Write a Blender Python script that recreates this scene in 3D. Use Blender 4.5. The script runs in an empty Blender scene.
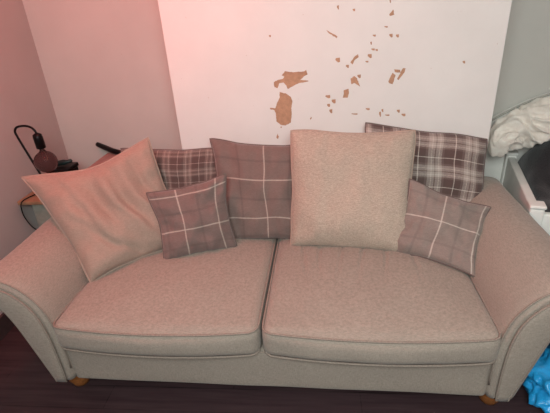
import bpy, math, random
from mathutils import Vector, Matrix, noise
from mathutils.geometry import tessellate_polygon
import bmesh
random.seed(7)
C = bpy.context.scene.collection
S = bpy.context.scene

# ------------------------------------------------------------------ camera
yaw, pitch, roll, fpx = .1133, .456, -.0675, 419.12
F = Vector((-math.sin(yaw)*math.cos(pitch), math.cos(yaw)*math.cos(pitch), -math.sin(pitch)))
R0 = Vector((math.cos(yaw), math.sin(yaw), 0)); U0 = R0.cross(F)
RR = R0*math.cos(roll) + U0*math.sin(roll); UU = -R0*math.sin(roll) + U0*math.cos(roll)
cam = bpy.data.cameras.new('camera'); camo = bpy.data.objects.new('camera', cam); C.objects.link(camo)
cam.sensor_width = 36; cam.lens = fpx/550*36; cam.clip_start = .05
camo.matrix_world = Matrix(((RR.x, UU.x, -F.x, .2344), (RR.y, UU.y, -F.y, -1.2759), (RR.z, UU.z, -F.z, 1.6673), (0, 0, 0, 1)))
S.camera = camo

# ------------------------------------------------------------------ light
S.view_settings.view_transform = 'Standard'; S.view_settings.look = 'None'
S.view_settings.exposure = 0.0; S.view_settings.gamma = 1; S.view_settings.use_curve_mapping = False
w = bpy.data.worlds.new('world'); S.world = w; w.use_nodes = True
w.node_tree.nodes['Background'].inputs[0].default_value = (.86, .92, 1, 1)
w.node_tree.nodes['Background'].inputs[1].default_value = .18
def area(name, loc, target, size, power, col, sy=None):
    l = bpy.data.lights.new(name, 'AREA'); l.energy = power; l.color = col; l.size = size
    if sy: l.shape = 'RECTANGLE'; l.size_y = sy
    o = bpy.data.objects.new(name, l); C.objects.link(o); o.location = loc
    o.rotation_euler = (Vector(target)-Vector(loc)).to_track_quat('-Z', 'Y').to_euler()
    return o
area('daylight_window', (.25, -1.75, 2.3), (.85, .95, .6), 1.4, 82, (.93, 1, .965), 1.0)
pl = bpy.data.lights.new('pink_fill_light', 'POINT'); pl.energy = 33; pl.color = (1, .12, .105); pl.shadow_soft_size = .18
plo = bpy.data.objects.new('pink_fill_light', pl); C.objects.link(plo); plo.location = (-.88, .22, 2.30)  # unseen pink point light, added to tint the upper left

# ------------------------------------------------------------------ node helpers
class NT:
    def __init__(s, name, rough=.9, sheen=0):
        s.m = bpy.data.materials.new(name); s.m.use_nodes = True; s.t = s.m.node_tree
        s.b = s.t.nodes['Principled BSDF']; s.b.inputs['Roughness'].default_value = rough
        s.b.inputs['Specular IOR Level'].default_value = .3
        if sheen: s.b.inputs['Sheen Weight'].default_value = sheen
    def n(s, typ, **kw):
        nd = s.t.nodes.new(typ)
        for k, v in kw.items(): setattr(nd, k, v)
        return nd
    def l(s, a, b): s.t.links.new(a, b)
    def val(s, sock, v):
        if isinstance(v, (int, float)): sock.default_value = v
        elif isinstance(v, tuple): sock.default_value = v if len(v) == 4 or sock.type == 'VECTOR' else v+(1,)
        else: s.l(v, sock)
    def math(s, op, a, b=0., c=0.):
        nd = s.n('ShaderNodeMath', operation=op)
        s.val(nd.inputs[0], a); s.val(nd.inputs[1], b); s.val(nd.inputs[2], c)
        return nd.outputs[0]
    def mix(s, f, a, b, blend='MIX'):
        nd = s.n('ShaderNodeMix', data_type='RGBA', blend_type=blend)
        s.val(nd.inputs[0], f); s.val(nd.inputs[6], a); s.val(nd.inputs[7], b)
        return nd.outputs[2]
    def obj(s, scale=(1, 1, 1), rot=(0, 0, 0)):
        tc = s.n('ShaderNodeTexCoord'); mp = s.n('ShaderNodeMapping')
        s.l(tc.outputs['Object'], mp.inputs[0]); mp.inputs['Scale'].default_value = scale; mp.inputs['Rotation'].default_value = rot
        return mp.outputs[0]
    def noise(s, vec, scale, detail=3., rough=.6):
        nd = s.n('ShaderNodeTexNoise'); s.l(vec, nd.inputs['Vector']); nd.inputs['Scale'].default_value = scale
        nd.inputs['Detail'].default_value = detail; nd.inputs['Roughness'].default_value = rough
        return nd.outputs[0]
    def remap(s, v, a, b, c=0., d=1.):
        nd = s.n('ShaderNodeMapRange'); s.val(nd.inputs[0], v)
        for i, x in enumerate((a, b, c, d)): nd.inputs[i+1].default_value = x
        return nd.outputs[0]
    def bump(s, h, strength=.3, dist=.002):
        nd = s.n('ShaderNodeBump'); s.l(h, nd.inputs['Height']); nd.inputs['Strength'].default_value = strength
        nd.inputs['Distance'].default_value = dist; s.l(nd.outputs[0], s.b.inputs['Normal'])
    def col(s, c): s.val(s.b.inputs['Base Color'], c)

def plain(name, c, rough=.6, metal=0, var=.12, scale=30):
    t = NT(name, rough); t.b.inputs['Metallic'].default_value = metal
    n = t.noise(t.obj(), scale)
    t.col(t.mix(t.remap(n, .3, .7), tuple(x*(1-var) for x in c), tuple(min(1, x*(1+var)) for x in c)))
    return t.m

def linen(name, c, var=.22, coarse=1., bump=.35):
    """heathered woven upholstery: slubby threads in both directions"""
    t = NT(name, .95, .15)
    v1 = t.obj((60/coarse, 60/coarse, 420/coarse)); v2 = t.obj((420/coarse, 420/coarse, 60/coarse))
    a = t.noise(v1, 1., 2.); b = t.noise(v2, 1., 2.)
    h = t.math('MULTIPLY', t.math('ADD', a, b), .5)
    big = t.noise(t.obj(), 7., 3.)
    f = t.remap(h, .36, .64)
    c1 = t.mix(f, tuple(x*(1-var) for x in c), tuple(x*(1+var) for x in c))
    c2 = t.mix(t.remap(big, .3, .7, 0, .16), c1, tuple(x*.72 for x in c))
    t.col(c2); t.bump(h, bump, .003)
    return t.m

def uvsplit(t):
    tc = t.n('ShaderNodeTexCoord'); sp = t.n('ShaderNodeSeparateXYZ'); t.l(tc.outputs['UV'], sp.inputs[0])
    return sp.outputs[0], sp.outputs[1]

def stripe(t, coord, pos, period, width, wob=None):
    """1 on a thread line at pos + k*period"""
    x = t.math('SUBTRACT', coord, pos-period*.5)
    if wob is not None: x = t.math('ADD', x, wob)
    fr = t.math('FRACT', t.math('DIVIDE', x, period))
    d = t.math('ABSOLUTE', t.math('SUBTRACT', fr, .5))
    return t.remap(d, width*.5/period, width*.5/period*1.7, 1, 0)

def windowpane(name, base, u0, pu, v0, pv, w=.018, light=(.52, .44, .38), dark=(.12, .085, .078)):
    t = NT(name, .95, .2)
    u, v = uvsplit(t)
    fu = t.noise(t.obj((500, 500, 60)), 1., 2.); fv = t.noise(t.obj((60, 60, 500)), 1., 2.)
    h = t.math('MULTIPLY', t.math('ADD', fu, fv), .5)
    f = t.remap(h, .36, .64)
    c = t.mix(f, tuple(x*.84 for x in base), tuple(x*1.16 for x in base))
    c = t.mix(t.remap(t.noise(t.obj(), 14.), .35, .65, 0, .25), c, tuple(x*.8 for x in base))
    for co, p0, pe in ((u, u0+pu*.5, pu), (v, v0+pv*.5, pv)):
        c = t.mix(t.math('MULTIPLY', stripe(t, co, p0, pe, w*1.8), .38), c, dark)
    for co, p0, pe in ((u, u0, pu), (v, v0, pv)):
        c = t.mix(t.math('MULTIPLY', stripe(t, co, p0, pe, w), t.remap(f, 0, 1, .42, .75)), c, light)
    t.col(c); t.bump(h, .3, .0025)
    return t.m

def tartan(name, pu, pv, ou=0, ov=0, LT=(.40, .335, .30), CR=(.60, .53, .47), MD=(.17, .12, .108)):
    t = NT(name, .95, .2)
    u, v = uvsplit(t)
    DK = (.10, .064, .058)
    def band(co, pe, off):
        fr = t.math('FRACT', t.math('DIVIDE', t.math('ADD', co, off), pe))
        r = t.n('ShaderNodeValToRGB'); r.color_ramp.interpolation = 'CONSTANT'
        st = [(0, DK), (.19, CR), (.215, DK), (.40, MD), (.47, LT), (.56, CR), (.585, LT), (.66, MD), (.69, LT), (.77, CR), (.795, LT), (.86, MD), (.92, DK)]
        e = r.color_ramp.elements
        e[0].position = 0; e[0].color = DK+(1,); e[1].position = st[1][0]; e[1].color = st[1][1]+(1,)
        for p, c in st[2:]:
            k = e.new(p); k.color = c+(1,)
        t.l(fr, r.inputs[0]); return r.outputs[0]
    fu = t.noise(t.obj((400, 400, 80)), 1., 2.); fv = t.noise(t.obj((80, 80, 400)), 1., 2.)
    h = t.math('MULTIPLY', t.math('ADD', fu, fv), .5)
    c = t.mix(t.remap(h, .4, .6, .36, .64), band(u, pu, ou), band(v, pv, ov))
    t.col(c); t.bump(h, .3, .002)
    return t.m

# ------------------------------------------------------------------ mesh helpers
def mk(name, verts, faces, mat, parent=None, origin=(0, 0, 0), smooth=True, uvs=None, mats=None, fm=None):
    me = bpy.data.meshes.new(name)
    o3 = Vector(origin) if parent is None else Vector(parent['o'])
    me.from_pydata([tuple(Vector(v)-o3) for v in verts], [], faces)
    for m in (mats or [mat]): me.materials.append(m)
    for i, p in enumerate(me.polygons):
        p.use_smooth = smooth
        if fm: p.material_index = fm[i]
    if uvs:
        l = me.uv_layers.new(name='uv')
        for lp in me.loops: l.data[lp.index].uv = uvs[lp.vertex_index]
    me.validate()
    bm = bmesh.new(); bm.from_mesh(me); bmesh.ops.recalc_face_normals(bm, faces=bm.faces); bm.to_mesh(me); bm.free(); me.update()
    o = bpy.data.objects.new(name, me); C.objects.link(o)
    if parent is None: o.location = o3
    else: o.parent = parent
    o['o'] = tuple(o3)
    return o
def tag(o, label, cat, group=None, kind=None):
    if label: o['label'] = label
    if cat: o['category'] = cat
    if group: o['group'] = group
    if kind: o['kind'] = kind
    return o
def thing(name, loc, label, cat, group=None):
    o = bpy.data.objects.new(name, None); C.objects.link(o); o.location = loc; o['o'] = tuple(loc); o.empty_display_size = .1
    return tag(o, label, cat, group)
class MB:
    def __init__(s): s.v = []; s.f = []
    def add(s, v, f):
        k = len(s.v); s.v += [tuple(x) for x in v]; s.f += [tuple(i+k for i in q) for q in f]; return s
    def box(s, a, b, r=.004, M=None):
        v, f = rbox(a, b, r)
        if M is not None: v = [M @ Vector(x) for x in v]
        return s.add(v, f)
    def tube(s, pts, r, n=8, closed=False):
        return s.add(*tube(pts, r, n, closed))
    def lathe(s, prof, c, axis=(0, 0, 1), n=24):
        """prof: (radius, height) along axis from c"""
        q = Vector((0, 0, 1)).rotation_difference(Vector(axis).normalized())
        v = [Vector(c)+q @ Vector((r*math.cos(2*math.pi*i/n), r*math.sin(2*math.pi*i/n), h)) for r, h in prof for i in range(n)]
        f = [(j*n+i, j*n+(i+1) % n, (j+1)*n+(i+1) % n, (j+1)*n+i) for j in range(len(prof)-1) for i in range(n)]
        f += [tuple(reversed(range(n))), tuple((len(prof)-1)*n+i for i in range(n))]
        return s.add(v, f)
    def build(s, name, mat, parent=None, origin=(0, 0, 0), smooth=True):
        return mk(name, s.v, s.f, mat, parent, origin, smooth)
def tube(pts, r, n=8, closed=False):
    pts = [Vector(p) for p in pts]; N = len(pts); V = []; Fc = []
    up = None
    for i, p in enumerate(pts):
        a = pts[(i-1) % N] if (closed or i) else p; b = pts[(i+1) % N] if (closed or i < N-1) else p
        d = (b-a).normalized()
        if up is None: up = Vector((0, 0, 1)) if abs(d.z) < .9 else Vector((1, 0, 0))
        x = d.cross(up)
        if x.length < 1e-4: x = d.orthogonal()
        x.normalize(); y = x.cross(d).normalized(); up = y
        rr = r(i/(max(1, N-1))) if callable(r) else r
        for k in range(n):
            t = 2*math.pi*k/n; V.append(p+x*rr*math.cos(t)+y*rr*math.sin(t))
    for i in range(N if closed else N-1):
        for k in range(n):
            Fc.append((i*n+k, i*n+(k+1) % n, ((i+1) % N)*n+(k+1) % n, ((i+1) % N)*n+k))
    if not closed: Fc += [tuple(reversed(range(n))), tuple((N-1)*n+k for k in range(n))]
    return V, Fc
def rbox(a, b, r=.004, seg=None, nx=1, ny=1, nz=1):
    """closed rounded box; grid on each face, dense near the edges"""
    a = Vector(a); b = Vector(b); r = min(r, *( (b[i]-a[i])*.49 for i in range(3)))
    def ax(lo, hi, n):
        e = [lo, lo+r*.3, lo+r*.65, lo+r]; m = [lo+r+(hi-lo-2*r)*k/n for k in range(1, n)]
        return e+m+[hi-r, hi-r*.65, hi-r*.3, hi]
    X = [ax(a[0], b[0], nx), ax(a[1], b[1], ny), ax(a[2], b[2], nz)]
    idx = {}; V = []; Fc = []
    def vid(p):
        k = tuple(round(c, 6) for c in p)
        if k not in idx:
            q = Vector(p); inn = Vector([min(max(q[i], a[i]+r), b[i]-r) for i in range(3)]); d = q-inn
            if d.length > 1e-9: q = inn+d.normalized()*r*max(abs(c) for c in d)/r
            idx[k] = len(V); V.append(q)
        return idx[k]
    for axn in range(3):
        i, j = [(1, 2), (2, 0), (0, 1)][axn]
        for side in (0, 1):
            c = X[axn][-1] if side else X[axn][0]
            for s in range(len(X[i])-1):
                for t in range(len(X[j])-1):
                    q = []
                    for (ss, tt) in ((s, t), (s+1, t), (s+1, t+1), (s, t+1)):
                        p = [0, 0, 0]; p[axn] = c; p[i] = X[i][ss]; p[j] = X[j][tt]; q.append(vid(p))
                    Fc.append(tuple(q if side else reversed(q)))
    return V, Fc
def catmull(P, n=6, closed=False):
    P = [Vector(p) for p in P]; N = len(P); out = []
    for i in range(N if closed else N-1):
        g = lambda k: P[k % N] if closed else P[min(max(k, 0), N-1)]
        p0, p1, p2, p3 = g(i-1), g(i), g(i+1), g(i+2)
        for k in range(n):
            t = k/n
            out.append(.5*((2*p1)+(p2-p0)*t+(2*p0-5*p1+4*p2-p3)*t*t+(3*p1-p0-3*p2+p3)*t**3))
    if not closed: out.append(P[-1])
    return out
def lerp(a, b, t): return a+(b-a)*t
def nz(x, y, z): return noise.noise(Vector((x, y, z)))

# ------------------------------------------------------------------ setting
def wallmat(name, c, bump=.15, grime=.06):
    t = NT(name, .85)
    a = t.noise(t.obj(), 3.5, 5.); b = t.noise(t.obj(), 60., 3.)
    c1 = t.mix(t.remap(a, .3, .7), tuple(x*(1-grime) for x in c), c)
    sp = t.remap(t.noise(t.obj(), 38., 2.), .73, .76)
    c1 = t.mix(t.math('MULTIPLY', sp, .35), c1, (.5, .38, .3))
    t.col(c1); t.bump(t.math('ADD', a, t.math('MULTIPLY', b, .15)), bump, .01)
    return t.m
M_alc = wallmat('alcove_paint', (.60, .58, .54)); M_left = wallmat('side_wall_paint', (.50, .44, .42)); M_chim = wallmat('chimney_white_paint', (.80, .775, .745))
M_plaster = plain('bare_brown_plaster', (.47, .27, .17), .9, 0, .14, 45)
M_ceil = wallmat('ceiling_paint', (.75, .74, .72))
tf = NT('dark_floorboards', .55)
vec = tf.obj((1, 1, 1))
br = tf.n('ShaderNodeTexBrick'); tf.l(vec, br.inputs[0]); br.inputs['Scale'].default_value = 1
br.inputs['Brick Width'].default_value = 1.2; br.inputs['Row Height'].default_value = .13; br.inputs['Mortar Size'].default_value = .0025
br.inputs['Color1'].default_value = (.042, .022, .026, 1); br.inputs['Color2'].default_value = (.030, .016, .019, 1); br.inputs['Mortar'].default_value = (.01, .006, .006, 1)
gr = tf.noise(tf.obj((2.5, 40, 1)), 1., 5.)
tf.col(tf.mix(tf.remap(gr, .35, .7), br.outputs[0], (.062, .036, .039))); tf.bump(gr, .2, .003)

def slab(name, a, b, m): 
    o = MB().box(a, b, .0005).build(name, m, None, ((a[0]+b[0])/2, (a[1]+b[1])/2, a[2]), False)
    o['kind'] = 'structure'; return o
XL, YB, XR, YF = -1.62, 1.56, 2.45, -3.4
slab('floor', (XL-.1, YF-.1, -.1), (XR+.1, YB+.1, 0), tf.m)
slab('wall_back', (XL-.1, YB, 0), (XR+.1, YB+.1, 2.5), M_alc)
slab('wall_left', (XL-.1, YF, 0), (XL, YB, 2.5), M_left)
slab('shade_strip_left', (XL, YF, 0), (XL+.018, YB, .12), plain('shade_strip_dark', (.06, .04, .04), .5))  # added dark strip: shade at the wall foot put into colour
slab('wall_right', (XR, YF, 0), (XR+.1, YB, 2.5), M_alc)
slab('ceiling', (XL-.1, YF-.1, 2.5), (XR+.1, YB+.1, 2.6), M_ceil)
# chimney breast with its chipped paint; the bare plaster patches belong to the same surface
PATCHES = [[(0.036,1.215),(0.075,1.202),(0.097,1.185),(0.105,1.162),(0.096,1.122),(0.098,1.087),(0.09,1.041),(0.06,1.026),(0.031,1.031),(0.009,1.05),(0.009,1.097),(0.001,1.115),(-0.024,1.124),(-0.021,1.13),(0.008,1.126),(0.021,1.16),(0.034,1.182)],[(0.052,1.302),(0.07,1.323),(0.114,1.315),(0.174,1.317),(0.185,1.324),(0.193,1.301),(0.174,1.293),(0.162,1.281),(0.151,1.273),(0.195,1.268),(0.195,1.263),(0.145,1.258),(0.116,1.245),(0.082,1.228),(0.075,1.247),(0.061,1.264),(0.038,1.262),(0.026,1.235),(0.009,1.244),(0.008,1.268),(0.028,1.278),(0.056,1.283),(0.066,1.296)],[(0.011,0.98),(0.018,0.963),(0.012,0.947),(0.003,0.956)],[(0.027,1.019),(0.04,1.02),(0.035,1.011)],[(0.199,1.06),(0.207,1.071),(0.209,1.061),(0.202,1.053)],[(0.294,1.516),(0.35,1.482),(0.347,1.473),(0.303,1.503)],[(0.364,1.366),(0.364,1.355),(0.354,1.354),(0.347,1.36),(0.34,1.367),(0.342,1.376),(0.354,1.377),(0.363,1.378)],[(0.419,1.35),(0.438,1.378),(0.456,1.39),(0.461,1.376),(0.439,1.36),(0.43,1.339)],[(0.411,1.332),(0.411,1.324),(0.405,1.323),(0.4,1.328),(0.395,1.332),(0.396,1.339),(0.404,1.339),(0.411,1.339)],[(0.421,1.268),(0.441,1.28),(0.456,1.267),(0.473,1.223),(0.452,1.237),(0.441,1.245),(0.426,1.238)],[(0.475,1.278),(0.474,1.269),(0.467,1.268),(0.461,1.273),(0.456,1.279),(0.457,1.286),(0.466,1.286),(0.474,1.287)],[(0.386,1.209),(0.411,1.215),(0.414,1.192),(0.407,1.167),(0.38,1.168),(0.386,1.19)],[(0.313,1.178),(0.312,1.169),(0.301,1.169),(0.293,1.174),(0.286,1.179),(0.288,1.185),(0.301,1.185),(0.312,1.186)],[(0.342,1.151),(0.342,1.14),(0.333,1.139),(0.326,1.145),(0.32,1.152),(0.322,1.161),(0.333,1.161),(0.342,1.162)],[(0.324,1.097),(0.324,1.086),(0.317,1.085),(0.312,1.091),(0.307,1.098),(0.309,1.107),(0.317,1.107),(0.324,1.109)],[(0.62,1.244),(0.64,1.288),(0.656,1.275),(0.65,1.25),(0.644,1.228),(0.625,1.235)],[(0.647,1.305),(0.677,1.301),(0.682,1.286),(0.652,1.29)],[(0.665,1.254),(0.691,1.308),(0.706,1.307),(0.7,1.285),(0.684,1.264),(0.673,1.248)],[(0.629,1.471),(0.629,1.463),(0.622,1.462),(0.617,1.467),(0.612,1.472),(0.612,1.479),(0.621,1.479),(0.628,1.48)],[(0.66,1.468),(0.66,1.461),(0.654,1.46),(0.649,1.464),(0.645,1.469),(0.646,1.475),(0.653,1.475),(0.659,1.476)],[(0.606,1.57),(0.624,1.592),(0.631,1.568),(0.609,1.563)],[(0.357,1.617),(0.357,1.608),(0.353,1.607),(0.35,1.612),(0.347,1.618),(0.347,1.625),(0.352,1.626),(0.357,1.627)],[(0.437,1.601),(0.437,1.595),(0.432,1.595),(0.428,1.598),(0.425,1.602),(0.425,1.606),(0.432,1.606),(0.437,1.607)],[(0.528,1.378),(0.528,1.368),(0.52,1.367),(0.513,1.373),(0.507,1.379),(0.508,1.387),(0.519,1.387),(0.527,1.388)],[(0.542,1.409),(0.542,1.404),(0.534,1.404),(0.529,1.407),(0.524,1.41),(0.525,1.414),(0.534,1.414),(0.541,1.414)],[(0.528,1.1),(0.528,1.095),(0.519,1.094),(0.512,1.098),(0.506,1.101),(0.508,1.106),(0.519,1.105),(0.527,1.106)],[(0.723,1.06),(0.723,1.053),(0.714,1.052),(0.707,1.057),(0.701,1.061),(0.702,1.067),(0.713,1.067),(0.722,1.067)],[(0.591,1.07),(0.591,1.056),(0.587,1.054),(0.583,1.062),(0.58,1.071),(0.58,1.082),(0.586,1.083),(0.59,1.084)],[(0.691,1.082),(0.691,1.074),(0.685,1.073),(0.68,1.078),(0.675,1.083),(0.675,1.09),(0.684,1.09),(0.69,1.091)],[(0.526,1.441),(0.526,1.433),(0.523,1.432),(0.52,1.437),(0.518,1.441),(0.518,1.447),(0.522,1.447),(0.525,1.448)],[(0.602,1.514),(0.602,1.51),(0.595,1.51),(0.59,1.512),(0.585,1.515),(0.586,1.518),(0.595,1.517),(0.602,1.517)],[(0.611,1.63),(0.611,1.622),(0.609,1.621),(0.606,1.625),(0.604,1.63),(0.604,1.636),(0.608,1.637),(0.61,1.637)],[(0.544,1.476),(0.544,1.471),(0.537,1.471),(0.533,1.474),(0.528,1.477),(0.529,1.481),(0.537,1.48),(0.543,1.481)],[(0.558,1.405),(0.557,1.4),(0.552,1.4),(0.548,1.403),(0.545,1.406),(0.545,1.41),(0.552,1.41),(0.557,1.41)],[(0.512,1.35),(0.512,1.346),(0.505,1.346),(0.5,1.348),(0.496,1.351),(0.497,1.354),(0.505,1.354),(0.511,1.354)],[(0.602,1.089),(0.603,1.081),(0.598,1.08),(0.595,1.084),(0.592,1.09),(0.592,1.096),(0.597,1.097),(0.602,1.098)],[(0.463,1.075),(0.462,1.072),(0.448,1.072),(0.438,1.074),(0.429,1.077),(0.431,1.08),(0.448,1.079),(0.462,1.079)],[(0.312,1.13),(0.311,1.122),(0.304,1.121),(0.299,1.126),(0.295,1.131),(0.296,1.137),(0.304,1.138),(0.311,1.138)],[(0.637,1.062),(0.636,1.058),(0.626,1.058),(0.619,1.06),(0.612,1.063),(0.613,1.066),(0.626,1.066),(0.636,1.066)],[(1.003,1.324),(1.004,1.317),(0.999,1.316),(0.994,1.32),(0.99,1.324),(0.99,1.329),(0.997,1.329),(1.002,1.33)],[(0.007,1.503),(0.006,1.498),(0.002,1.497),(-0.001,1.5),(-0.004,1.503),(-0.003,1.507),(0.002,1.507),(0.007,1.508)]]
v, f = rbox((-.567, 1.065, 0), (1.186, YB, 2.5), .004)
fm = [0]*len(f)
for P in PATCHES:
    k = len(v); n = len(P)
    pts = []
    for i in range(n):            # ragged paint edge
        a = Vector(P[i]); b = Vector(P[(i+1) % n]); L = (b-a).length; m = max(1, int(L/.007))
        for j in range(m):
            p = a.lerp(b, j/m)
            if j: p = p+Vector((nz(p.x*160, p.y*160, 1), nz(p.x*160, p.y*160, 5)))*.003
            pts.append(p)
    v += [(p.x, 1.0644, p.y) for p in pts]; v += [(p.x, 1.066, p.y) for p in pts]; n = len(pts)
    f.append(tuple(k+i for i in range(n))); fm.append(1)
    for i in range(n): f.append((k+i, k+n+i, k+n+(i+1) % n, k+(i+1) % n)); fm.append(1)
ch = mk('wall_chimney_breast', v, f, None, None, (.3, 1.3, 0), False, None, [M_chim, M_plaster], fm); ch['kind'] = 'structure'
# ------------------------------------------------------------------ sofa
M_sofa = linen('sofa_linen', (.325, .272, .228), .22, .8, .45); M_pipe = plain('sofa_piping', (.27, .22, .185), .95, 0, .2, 200)
M_foot = plain('turned_pine', (.33, .12, .035), .35, 0, .25, 60)
M_under = plain('sofa_lining', (.03, .025, .025), .9)
CX = .015
sofa = thing('sofa', (CX, .5, 0), 'large beige linen sofa with flared scroll arms and two long seat cushions', 'sofa')
PROF = [(.905, .15), (.905, .30), (.91, .42), (.93, .53), (.97, .61), (1.03, .672), (1.10, .703), (1.17, .705), (1.222, .685), (1.243, .645), (1.228, .605), (1.185, .585), (1.14, .555), (1.105, .48), (1.075, .37), (1.045, .25), (1.02, .15)]
def arm(sg):
    P = catmull([(x, z, 0) for x, z in PROF], 4); P = [(p.x, p.y) for p in P]; n = len(P)
    cen = Vector((1.03, .45))
    def inset(d):
        out = []
        for i in range(n):
            a = Vector(P[max(i-1, 0)]); b = Vector(P[min(i+1, n-1)]); t = (b-a).normalized(); nrm = Vector((t.y, -t.x))  # profile runs clockwise-ish: inward
            q = Vector(P[i])+nrm*d
            if i in (0, n-1): q.y = .15
            out.append(q)
        return out
    def W(q, y, rearlift=True):
        return (CX+sg*q.x, y, q.y)
    secs = [(0.005, .034), (0.0, .026), (.003, .016), (.012, .006), (.03, 0)]+[(.03+k*.0625, 0) for k in range(1, 17)]+[(1.045, .02)]
    V = []; Fc = []
    for y, d in secs:
        for q in inset(d):
            bul = .006*nz(q.x*5+sg*3, y*4, q.y*5) if .03 < y < 1.0 else 0
            V.append(W(q+Vector((sg*0+bul, bul)), y))
    ns = len(secs)
    for s in range(ns-1):
        for i in range(n):
            q = (s*n+i, (s+1)*n+i, (s+1)*n+(i+1) % n, s*n+(i+1) % n)
            Fc.append(q if sg > 0 else q[::-1])
    for off in (0, (ns-1)*n):
        for tri in tessellate_polygon([[Vector((V[off+i][0], V[off+i][2], 0)) for i in range(n)]]): Fc.append(tuple(off+k for k in tri))
    a = mk('arm', V, Fc, M_sofa, sofa)
    # piped facing panel on the front of the arm
    V = []; Fc = []
    for y, d in ((.01, .034), (-.006, .034), (-.010, .038), (-.012, .043)):
        V += [W(q, y) for q in inset(d)]
    for s in range(3):
        for i in range(n):
            Fc.append((s*n+i, s*n+(i+1) % n, (s+1)*n+(i+1) % n, (s+1)*n+i))
    for tri in tessellate_polygon([[Vector((V[3*n+i][0], V[3*n+i][2], 0)) for i in range(n)]]): Fc.append(tuple(3*n+k for k in tri))
    p = mk('front_panel', V, Fc, M_sofa, a)
    MB().tube([W(q, -.006) for q in inset(.033)], .0045, 8, True).build('piping', M_pipe, a)
    MB().tube([W(q, .012) for q in inset(.003)][2:50], .004, 8).build('piping', M_pipe, a)
    return a
arm(-1); arm(1)
# base
v, f = rbox((CX-.915, .022, .127), (CX+.915, 1.03, .345), .022, None, 40, 16, 6)
v = [Vector((p.x, p.y-.004*nz(p.x*4, 1, p.z*8) if p.y < .1 else p.y, p.z+(.003*nz(p.x*3, 2, 2) if p.z < .2 else 0))) for p in v]
mk('base_frame', v, f, M_sofa, sofa)
MB().tube([(CX-.9+.09*i, .020, .345) for i in range(21)], .0045).build('piping', M_pipe, sofa)
# back
v, f = rbox((CX-.95, .915, .30), (CX+.95, 1.055, .74), .05, None, 30, 3, 8)
mk('backrest', v, f, M_sofa, sofa)
for sx in (-1, 1):
    for y in (.125, .94):
        MB().lathe([(.030, 0), (.038, .004), (.043, .02), (.054, .045), (.060, .075), (.056, .10), (.042, .115), (.048, .125), (.054, .16)], (CX+sx*.975, y, 0)).build('foot', M_foot, sofa)
def seat(x0, x1, seed):
    r = .042
    v, f = rbox((x0, -.008, .342), (x1, .90, .485), r, None, 130, 44, 6)
    out = []
    for p in v:
        u = (p.x-x0)/(x1-x0)*2-1; t = p.y/.90; s = (p.z-.342)/.140
        cr = max(0, 1-abs(u)**2.6)*max(0, 1-abs(2*t-1)**3)
        z = p.z
        if s > .5:
            z += .034*cr*(s-.5)*2
            z += (.0055*nz(p.x*5+seed, p.y*5, 0)+.0025*nz(p.x*14+seed, p.y*7, 3))*(s-.5)*2
            if seed == 9:   # pull creases running to the back of the right-hand cushion
                cre = sum(math.exp(-((p.x-cx-.035*math.sin(p.y*5+cx*9))/.008)**2) for cx in (.19, .27, .36, .44, .53, .66))
                z -= .009*cre*min(1, max(0, (p.y-.25)/.3))
        y = p.y
        fr = max(0, 1-p.y/.08)
        y -= fr*(.012*max(0, 1-u*u)*math.sin(math.pi*min(1, max(0, s)))+.028*(1-u*u))
        y -= fr*.003*nz(p.x*9, seed, p.z*9)
        x = p.x + (.012*math.sin(math.pi*min(1, max(0, s)))*(1 if u > 0 else -1) if abs(u) > .93 and 0 else 0)
        out.append(Vector((x, y, z)))
    c = mk('seat_cushion', out, f, M_sofa, sofa)
    def loop(z, ins, zc=False):
        pts = []
        for k in range(9):
            pts.append((x0+ins, .85-.1*k+0, z))
        pts += [(x0+ins+.003, .022, z), (x0+ins+.014, .004, z), (x0+.04, -.007, z)]
        n = 24
        for k in range(1, n):
            u = -1+2*k/n; x = lerp(x0+.045, x1-.045, k/n)
            pts.append((x, -.003-.028*(1-((x-x0)/(x1-x0)*2-1)**2)-.004*max(0, 1-u*u), z))
        pts += [(x1-.04, -.007, z), (x1-ins-.014, .004, z), (x1-ins-.003, .022, z)]
        for k in range(9): pts.append((x1-ins, .05+.1*k, z))
        return pts
    MB().tube(loop(.473, .005), .0048).build('piping', M_pipe, c)
    MB().tube(loop(.352, .006), .0048).build('piping', M_pipe, c)
seat(CX-.925, CX-.018, 2); seat(CX-.010, CX+.922, 9)
sofa.rotation_euler.z = -.020

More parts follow.
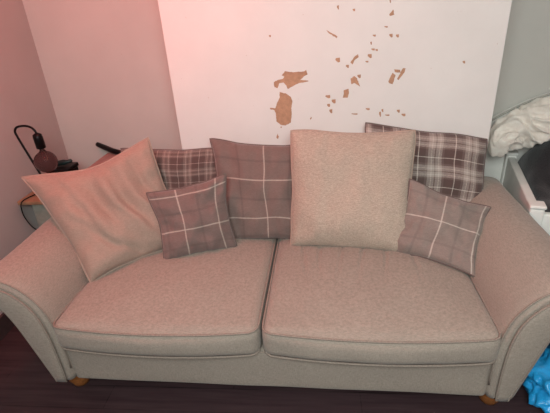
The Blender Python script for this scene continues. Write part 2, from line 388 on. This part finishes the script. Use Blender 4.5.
# ------------------------------------------------------------------ scatter cushions
def pillow(name, corners, th, mat, label, group, seed, pinch=.045, pipe=None, wr=1., folds=(), cat='cushion', sag=0., th_b=.6, cr=.018):
    TL, TR, BR, BL = [Vector(c) for c in corners]
    cen = (TL+TR+BR+BL)/4
    nr = (TR-TL+BR-BL).cross(BL-TL+BR-TR).normalized()
    nr = -nr if nr.y > 0 else nr
    N = 40
    base = (cen.x, cen.y, min(c.z for c in (TL, TR, BR, BL)))
    t = thing(name, base, label, cat, group)
    def mid(u, v):
        p = TL.lerp(TR, u).lerp(BL.lerp(BR, u), v)
        a, b = 2*u-1, 2*v-1
        k = 1-cr*(a*a*b*b)**4                      # soft corners
        p = p.lerp(cen, 1-k)
        # edges draw in between the corners
        ex = (BR+TR-BL-TL)*.5; ey = (BL+BR-TL-TR)*.5
        p = p-ex*pinch*a*(1-b*b)-ey*pinch*b*(1-a*a)
        p = p+ey*sag*(1-a*a)*(1-v)
        p = p+ey*.020*nz(u*3.1, v*1.5, seed*2.3)+ex*.016*nz(u*1.5, v*3.3, seed*3.7+5)
        return p
    def prof(u, v):
        a, b = abs(2*u-1), abs(2*v-1)
        h = (1-a**3)**.55*(1-b**3)**.55
        return h*(1+.28*(v-.4))
    V = []; UV = []; Fc = []
    for side in (1, -1):
        for j in range(N+1):
            for i in range(N+1):
                # dense sampling near the seams
                u = .5-.5*math.cos(math.pi*i/N); v = .5-.5*math.cos(math.pi*j/N)
                u = .5*u+.5*i/N; v = .5*v+.5*j/N
                h = prof(u, v)
                w = nz(u*3.2+seed*7, v*3.2, seed)*.030+nz(u*8+seed, v*5, seed*3)*.013+nz(u*17+seed, v*15, seed*5)*.004
                # soft radial gathers near seams
                edge = (1-h)*min(1, h*4)
                w += .006*edge*math.sin(u*41+seed+3*nz(u*4, v*4, seed))*(1 if abs(2*v-1) > .6 else 0)+.006*edge*math.sin(v*37+seed)*(1 if abs(2*u-1) > .6 else 0)
                for (fu0, fv0, fu1, fv1, amp, wd) in folds:
                    d = Vector((fu1-fu0, fv1-fv0)); L = d.length; d.normalize(); q = Vector((u-fu0, v-fv0))
                    s = q.dot(d)/L; e = q.x*d.y-q.y*d.x+.02*math.sin(s*7+seed)
                    if -.15 < s < 1.15: 
                        fade = max(0, math.sin(math.pi*(s+.15)/1.3))
                        w += amp*fade*math.exp(-(e/wd)**2)
                th_ = th if side > 0 else th*th_b
                p = mid(u, v)+nr*side*(h*th_)+nr*(w*wr*min(1, h*1.6) if side > 0 else 0)
                V.append(p); UV.append((u, v))
    M = (N+1)*(N+1)
    for s in (0, 1):
        for j in range(N):
            for i in range(N):
                a = s*M+j*(N+1)+i; q = (a, a+N+1, a+N+2, a+1)
                Fc.append(q if s == 0 else q[::-1])
    # weld the two seams
    remap = list(range(len(V)))
    for j in range(N+1):
        for i in range(N+1):
            if i in (0, N) or j in (0, N): remap[M+j*(N+1)+i] = j*(N+1)+i
    used = sorted(set(remap)); ix = {k: n for n, k in enumerate(used)}
    V2 = [V[k] for k in used]; UV2 = [UV[k] for k in used]; F2 = [tuple(ix[remap[k]] for k in q) for q in Fc]
    c = mk('cover', V2, F2, mat, t, uvs=UV2)
    if pipe:
        pts = []
        g = lambda i: i/28
        for i in range(28): pts.append(mid(g(i), 0))
        for i in range(28): pts.append(mid(1, g(i)))
        for i in range(28): pts.append(mid(1-g(i), 1))
        for i in range(28): pts.append(mid(0, 1-g(i)))
        MB().tube(pts, .0042, 8, True).build('piping', pipe, t)
    return t
M_bl = linen('cushion_linen_soft', (.365, .262, .212), .16, 1.0, .3); M_br = linen('cushion_linen_slub', (.435, .345, .28), .30, .9, .4)
M_bp = plain('cushion_piping_beige', (.42, .31, .25), .95, 0, .1, 200)
M_gp = plain('cushion_piping_grey', (.16, .115, .105), .95, 0, .1, 200)
GB = (.19, .133, .118)
G = 'scatter cushions on the sofa'
pillow('scatter_cushion', [(-.89, .945, .965), (-.30, .955, .945), (-.29, .80, .50), (-.84, .80, .49)], .075, tartan('tartan_cloth', .20, .22, .05, .10, (.21, .16, .14), (.42, .35, .31), (.10, .068, .062)),
       'grey and cream tartan cushion behind the big tilted beige cushion on the left', G, 1, .03, M_gp)
pillow('scatter_cushion', [(.492, 1.005, 1.050), (1.152, .99, .938), (1.09, .74, .50), (.46, .82, .50)], .065, tartan('tartan_cloth_large', .29, .31, .20, .10),
       'large dark and cream tartan cushion at the right end of the sofa back', G, 2, .02, M_gp)
pillow('scatter_cushion', [(-.350, .90, 1.018), (.18, .93, .965), (.175, .70, .465), (-.300, .685, .470)], .078, windowpane('windowpane_wool', GB, .56, .56, .37, .39, .010),
       'brown-grey windowpane check cushion in the middle, left of the square beige cushion', G, 3, .05, M_gp)
pillow('scatter_cushion', [(-1.283, .60, .938), (-.656, .84, 1.055), (-.44, .66, .50), (-.871, .30, .487)], .10, M_bl,
       'big soft plain beige cushion tilted against the left arm', G, 4, .05, M_bp, 1.1,
       ((.45, .02, .62, .75, .034, .030), (.54, .05, .72, .8, -.030, .026), (.64, .1, .82, .7, .026, .028), (.36, .1, .50, .8, -.024, .028), (.26, .2, .40, .95, .022, .035), (.76, .12, .92, .6, -.022, .028), (.1, .5, .5, .95, -.018, .035), (.18, .1, .28, .6, -.016, .03)), sag=.05)
pillow('scatter_cushion', [(.098, .82, 1.068), (.732, .84, 1.045), (.705, .53, .487), (.077, .62, .487)], .095, M_br,
       'large square slubby beige cushion standing right of the middle', G, 5, .03, M_bp, .7, ((.1, .02, .9, .05, -.012, .03), (.55, .03, .62, .2, -.012, .03), (.42, .02, .46, .15, -.01, .02)))
pillow('scatter_cushion', [(-.635, .60, .835), (-.228, .70, .893), (-.190, .60, .492), (-.555, .46, .487)], .060, windowpane('windowpane_wool_small', (.19, .13, .118), .35, .50, .10, .49, .014),
       'small dark windowpane check cushion leaning on the big tilted beige one', G, 6, .065, M_gp, 1.2, ((.05, .3, .5, .45, -.01, .05), (.6, .1, .5, .3, .008, .05)))
pillow('scatter_cushion', [(.684, .675, .847), (1.083, .645, .697), (.937, .34, .494), (.572, .545, .497)], .058, windowpane('windowpane_wool_pale', (.25, .195, .172), .47, .47, .45, .62, .013, (.62, .54, .48), (.17, .13, .12)),
       'small pale windowpane check cushion tilted in the right-hand corner of the sofa', G, 7, .065, M_gp, 1.1)

# ------------------------------------------------------------------ bedside table, lamp and things left of the sofa
M_wood = plain('oak_top', (.33, .19, .11), .5, 0, .2, 18); M_sage = plain('sage_paint', (.27, .28, .24), .7)
M_blk = plain('black_metal', (.012, .011, .012), .4, .6); M_teal = plain('dark_teal_plastic', (.012, .035, .035), .4)
tb = thing('side_table', (-1.42, 1.10, 0), 'low oak-topped side table between the left wall and sofa arm', 'table')
MB().box((-1.60, .895, .635), (-1.27, 1.33, .658), .004).build('table_top', M_wood, tb)
MB().box((-1.535, .925, .30), (-1.30, 1.31, .635), .004).build('cabinet_body', M_sage, tb)
for x in (-1.515, -1.32):
    for y in (.945, 1.29): MB().lathe([(.012, 0), (.018, .3)], (x, y, 0), n=12).build('leg', M_wood, tb)
lp = thing('table_lamp', (-1.43, 1.0, .658), 'black bent-pipe table lamp with a smoked glass globe bulb', 'lamp')
MB().lathe([(.068, 0), (.07, .004), (.07, .012), (.066, .016), (.01, .018)], (-1.43, 1.0, .658), n=36).build('base', M_blk, lp)
pts = catmull([(-1.43, 1.0, .67), (-1.452, 1.0, .75), (-1.478, 1.0, .84), (-1.508, 1.0, .945), (-1.532, 1.0, 1.035), (-1.536, 1.0, 1.066), (-1.522, 1.0, 1.088), (-1.495, 1.0, 1.097), (-1.455, 1.0, 1.097), (-1.425, 1.0, 1.085), (-1.408, 1.0, 1.06), (-1.405, 1.0, 1.03)], 6)
MB().tube(pts, .0068, 10).build('stem', M_blk, lp)
ax = Vector((.015, 0, -1)).normalized()
MB().lathe([(.006, -.03), (.018, -.024), (.025, -.018), (.027, 0), (.027, .062), (.022, .066), (.016, .068)], Vector((-1.405, 1.0, 1.025)), ax, 24).build('socket', M_blk, lp)
tg = NT('smoked_glass', .05); tg.b.inputs['Transmission Weight'].default_value = .82; tg.b.inputs['IOR'].default_value = 1.15; tg.col((.22, .13, .13)); tg.b.inputs['Specular IOR Level'].default_value = .8
prof = [(.012, 0), (.015, .012), (.022, .022)]+[(.066*math.sin(a), .085-.066*math.cos(a)) for a in [math.radians(x) for x in range(28, 181, 8)]]
b = MB().lathe(prof, Vector((-1.404, 1.0, .960)), ax, 32).build('globe_bulb', tg.m, lp)
MB().tube(catmull([(-1.404, 1.0, .955), (-1.412, .995, .90), (-1.39, 1.0, .885), (-1.40, 1.01, .92), (-1.404, 1.0, .95)], 5), .002, 6).build('filament', plain('filament_metal', (.35, .25, .15), .3, .8), b)
cb = MB().tube(catmull([(-1.43, 1.068, .6605), (-1.50, 1.05, .6615), (-1.55, .95, .664), (-1.565, .888, .655), (-1.578, .885, .60), (-1.577, .888, .55), (-1.555, .89, .49), (-1.52, .90, .43), (-1.50, .91, .30), (-1.54, .88, .05), (-1.58, .85, .004)], 6), .0035, 8).build('cable', M_blk, lp)
# basket that carries the tube, the dark catch and the handle
bk = thing('storage_box', (-1.17, 1.30, 0), 'dusky pink storage box behind the big tilted cushion, only its rim showing', 'box')
M_pk = plain('dusky_pink_card', (.36, .22, .20), .8)
MB().box((-1.245, 1.09, .0), (-.98, 1.46, .735), .008).build('body', M_pk, bk)
MB().box((-1.255, 1.07, .735), (-.97, 1.47, .765), .006).build('lid', M_pk, bk)
tn = tag(MB().box((-1.515, 1.13, .658), (-1.375, 1.27, .765), .012).box((-1.52, 1.125, .745), (-1.37, 1.275, .772), .008).build('tin', M_blk, None, (-1.445, 1.2, .658)), 'black lidded tin on the side table behind the globe bulb', 'tin')
to = tag(MB().lathe([(.004, 0), (.014, .004), (.018, .02), (.018, .075), (.013, .09), (.012, .12), (.006, .125)], (-1.49, 1.18, .791), (.95, .22, .10), 20).build('torch', M_teal, None, (-1.44, 1.18, .79)), 'small dark teal tube lying on the black tin beside the globe bulb', 'torch')
MB().box((-1.262, 1.0, .738), (-1.225, 1.03, .775), .006).build('catch', M_blk, bk)
br_ = tag(MB().add(*tube(catmull([(-1.12, 1.40, .785), (-1.19, 1.43, .790), (-1.27, 1.48, .800), (-1.345, 1.525, .812)], 6), lambda s: .016+.003*math.sin(3.1*s), 12)).build('brush_handle', M_blk, None, (-1.12, 1.40, .78)), 'thick black handle jutting up behind the big tilted cushion, against the alcove wall', 'handle')

# ------------------------------------------------------------------ white bed in the right alcove
M_white = plain('white_painted_wood', (.80, .79, .75), .45, 0, .04, 12)
bed = thing('toddler_bed', (1.55, 1.0, 0), 'white painted wooden child bed frame squeezed between sofa arm and alcove wall', 'bed')
d = Vector((.2385, .9711, 0)); e = Vector((.9711, -.2385, 0))
O = Vector((1.291, .685, 0))
def BM(): return Matrix(((e.x, d.x, 0, O.x), (e.y, d.y, 0, O.y), (0, 0, 1, 0), (0, 0, 0, 1)))
B_ = BM()
MB().box((.004, .03, .28), (.050, .84, .652), .008, B_).build('side_rail', M_white, bed)
MB().box((.60, .03, .28), (.646, .70, .652), .008, B_).build('side_rail', M_white, bed)
MB().box((.03, .004, .28), (.62, .040, .635), .008, B_).build('foot_board', M_white, bed)
for x, y in ((.0, .0), (.60, .0), (.0, .80)):
    MB().box((x-.006, y-.006, 0), (x+.062, y+.062, .662), .012, B_).box((x-.010, y-.010, .662), (x+.066, y+.066, .682), .009, B_).build('post', M_white, bed)
# curved headboard against the alcove wall
hb = []; fb = []
xs = [1.33+.66*i/40 for i in range(41)]
def top(x):
    t = min(1, max(0, (x-1.33)/.42)); return .868+.185*(1-(1-t)**1.5) if x < 1.75 else 1.053
for y in (1.515, 1.548):
    for x in xs: hb.append((x, y, top(x))); hb.append((x, y, .25))
n = len(xs)
for i in range(n-1):
    a = 2*i; b = 2*(i+1); k = 2*n
    fb += [(a+1, b+1, b, a), (k+a, k+b, k+b+1, k+a+1), (a, b, k+b, k+a), (a+1, k+a+1, k+b+1, b+1)]
fb += [(0, k, k+1, 1), (2*n-2, 2*n-1, k+2*n-1, k+2*n-2)]
h = mk('head_board', hb, fb, M_white, bed, smooth=False)
MB().tube([(x, 1.513, top(x)-.004) for x in xs], .007, 8).build('edge_shadow_line', plain('shadow_line_grey', (.45, .44, .40), .6), h)  # grey tube paints the dark shadow line along the headboard top
MB().box((.05, .045, .30), (.60, .66, .50), .05, B_).build('mattress', M_white, bed)
# dark fleece throw
def cloth(name, fn, nu, nv, mat, thick, origin, label, cat):
    V = [fn(i/nu, j/nv) for j in range(nv+1) for i in range(nu+1)]
    Fc = [(j*(nu+1)+i, j*(nu+1)+i+1, (j+1)*(nu+1)+i+1, (j+1)*(nu+1)+i) for j in range(nv) for i in range(nu)]
    o = mk(name, V, Fc, mat, None, origin); m = o.modifiers.new('thickness', 'SOLIDIFY'); m.thickness = thick; m.offset = -1
    s = o.modifiers.new('smooth', 'SUBSURF'); s.levels = 1; s.render_levels = 1
    return tag(o, label, cat)
td = NT('charcoal_fleece', 1, .3); nn = td.noise(td.obj(), 160., 3.); td.col(td.mix(td.remap(nn, .35, .65), (.010, .010, .012), (.032, .032, .036))); td.bump(nn, .6, .004)
def fleece(u, v):
    p = B_ @ Vector((lerp(.056, .592, u), lerp(.066, .83, v), 0))
    s = min(1, max(0, (v-.25)/.6)); s = s*s*(3-2*s); hgt = .585+.03*nz(u*2.2+4, v*2.6, 2)+.018*nz(u*7, v*7, 5)+.33*s*min(1, u*1.8+.2)
    edge = min(u, 1-u, v, 1-v); hgt -= .09*max(0, 1-edge/.06)**2
    return Vector((p.x, p.y, hgt))
cloth('throw', fleece, 40, 40, td.m, .02, (1.6, 1.0, .5), 'charcoal fleece throw lying inside the white bed', 'throw')
tc_ = NT('cream_cotton', .95, .3); nn = tc_.noise(tc_.obj(), 22., 4.); tc_.col(tc_.mix(tc_.remap(nn, .35, .7), (.78, .69, .61), (.90, .85, .78))); tc_.bump(tc_.noise(tc_.obj(), 90., 2.), .3, .003)
def bundle():
    # crumpled blanket bundled over the back corner of the bed
    path = catmull([(1.322, 1.215, .79), (1.342, 1.27, .815), (1.41, 1.33, .855), (1.50, 1.36, .875), (1.62, 1.36, .925), (1.76, 1.35, .965), (1.95, 1.34, .98)], 16)
    n = 56; N = len(path); V = []; Fc = []
    for i, p in enumerate(path):
        d = (path[min(i+1, N-1)]-path[max(i-1, 0)]).normalized(); x = d.cross(Vector((0, 0, 1))).normalized(); y = x.cross(d)
        s = i/(N-1); r = (.052+.055*min(1, s*2.2))*min(1, (s+.004)*30)**.5*min(1, (1.004-s)*16)**.5
        for k in range(n):
            a = 2*math.pi*k/n; q = Vector((math.cos(a), math.sin(a), 0)); sw = a+4.5*s
            w = 1-min(1, abs(nz(math.cos(sw)*1.5+3, math.sin(sw)*1.5, s*3.2))*3.2)
            w2 = 1-min(1, abs(nz(math.cos(sw)*2.8, math.sin(sw)*2.8+5, s*9))*2.6)
            rr = r*(.80+.42*w+.20*w2)
            P = p+(x*q.x*.95+y*q.y)*rr
            P.y = min(P.y, 1.506); V.append(P)
    for i in range(N-1):
        for k in range(n): Fc.append((i*n+k, i*n+(k+1) % n, (i+1)*n+(k+1) % n, (i+1)*n+k))
    Fc += [tuple(reversed(range(n))), tuple((N-1)*n+k for k in range(n))]
    return V, Fc
v, f = bundle()
bl = mk('blanket', v, f, tc_.m, None, (1.5, 1.35, .7)); sm = bl.modifiers.new('smooth', 'SUBSURF'); sm.levels = 1; sm.render_levels = 1
tag(bl, 'crumpled cream blanket heaped over the back corner of the white bed', 'blanket')

# ------------------------------------------------------------------ blue plastic bag and dark bag beside the right foot
def crumple(name, c, r, mat, seed, amp, label, cat, sub=5, z0=.004):
    import bmesh
    bm = bmesh.new(); bmesh.ops.create_icosphere(bm, subdivisions=sub, radius=1)
    V = []
    for v in bm.verts:
        p = v.co.copy(); q = p*1.6+Vector((seed, 0, 0))
        n1 = abs(nz(q.x, q.y, q.z)); n2 = abs(nz(q.x*2.6, q.y*2.6, q.z*2.6)); n3 = abs(nz(q.x*6, q.y*6, q.z*6))
        k = 1+amp*(.5-n1*2.2)+amp*.55*(.4-n2*2)+amp*.08*(.4-n3*2)
        P = Vector((c[0]+p.x*r[0]*k, c[1]+p.y*r[1]*k, c[2]+p.z*r[2]*k))
        P.z = max(P.z, z0+.002*abs(p.x)); V.append(P)
    Fc = [tuple(v.index for v in f.verts) for f in bm.faces]; bm.free()
    return tag(mk(name, V, Fc, mat, None, (c[0], c[1], 0)), label, cat)
tb_ = NT('blue_plastic', .28); tb_.col((.02, .34, .72)); tb_.b.inputs['Specular IOR Level'].default_value = .6; tb_.bump(tb_.noise(tb_.obj(), 22., 3., .5), .45, .02)
tn_ = NT('navy_plastic', .5); tn_.col((.012, .035, .075)); tn_.bump(tn_.noise(tn_.obj(), 25., 4.), .5, .02)
crumple('plastic_bag', (1.285, .13, .085), (.165, .16, .10), tb_.m, 3, .30, 'crumpled bright blue plastic bag on the floor by the right sofa foot', 'bag')
crumple('holdall', (1.38, .47, .16), (.19, .15, .20), tn_.m, 8, .14, 'dark navy bag on the floor behind the blue plastic bag', 'bag', 4)
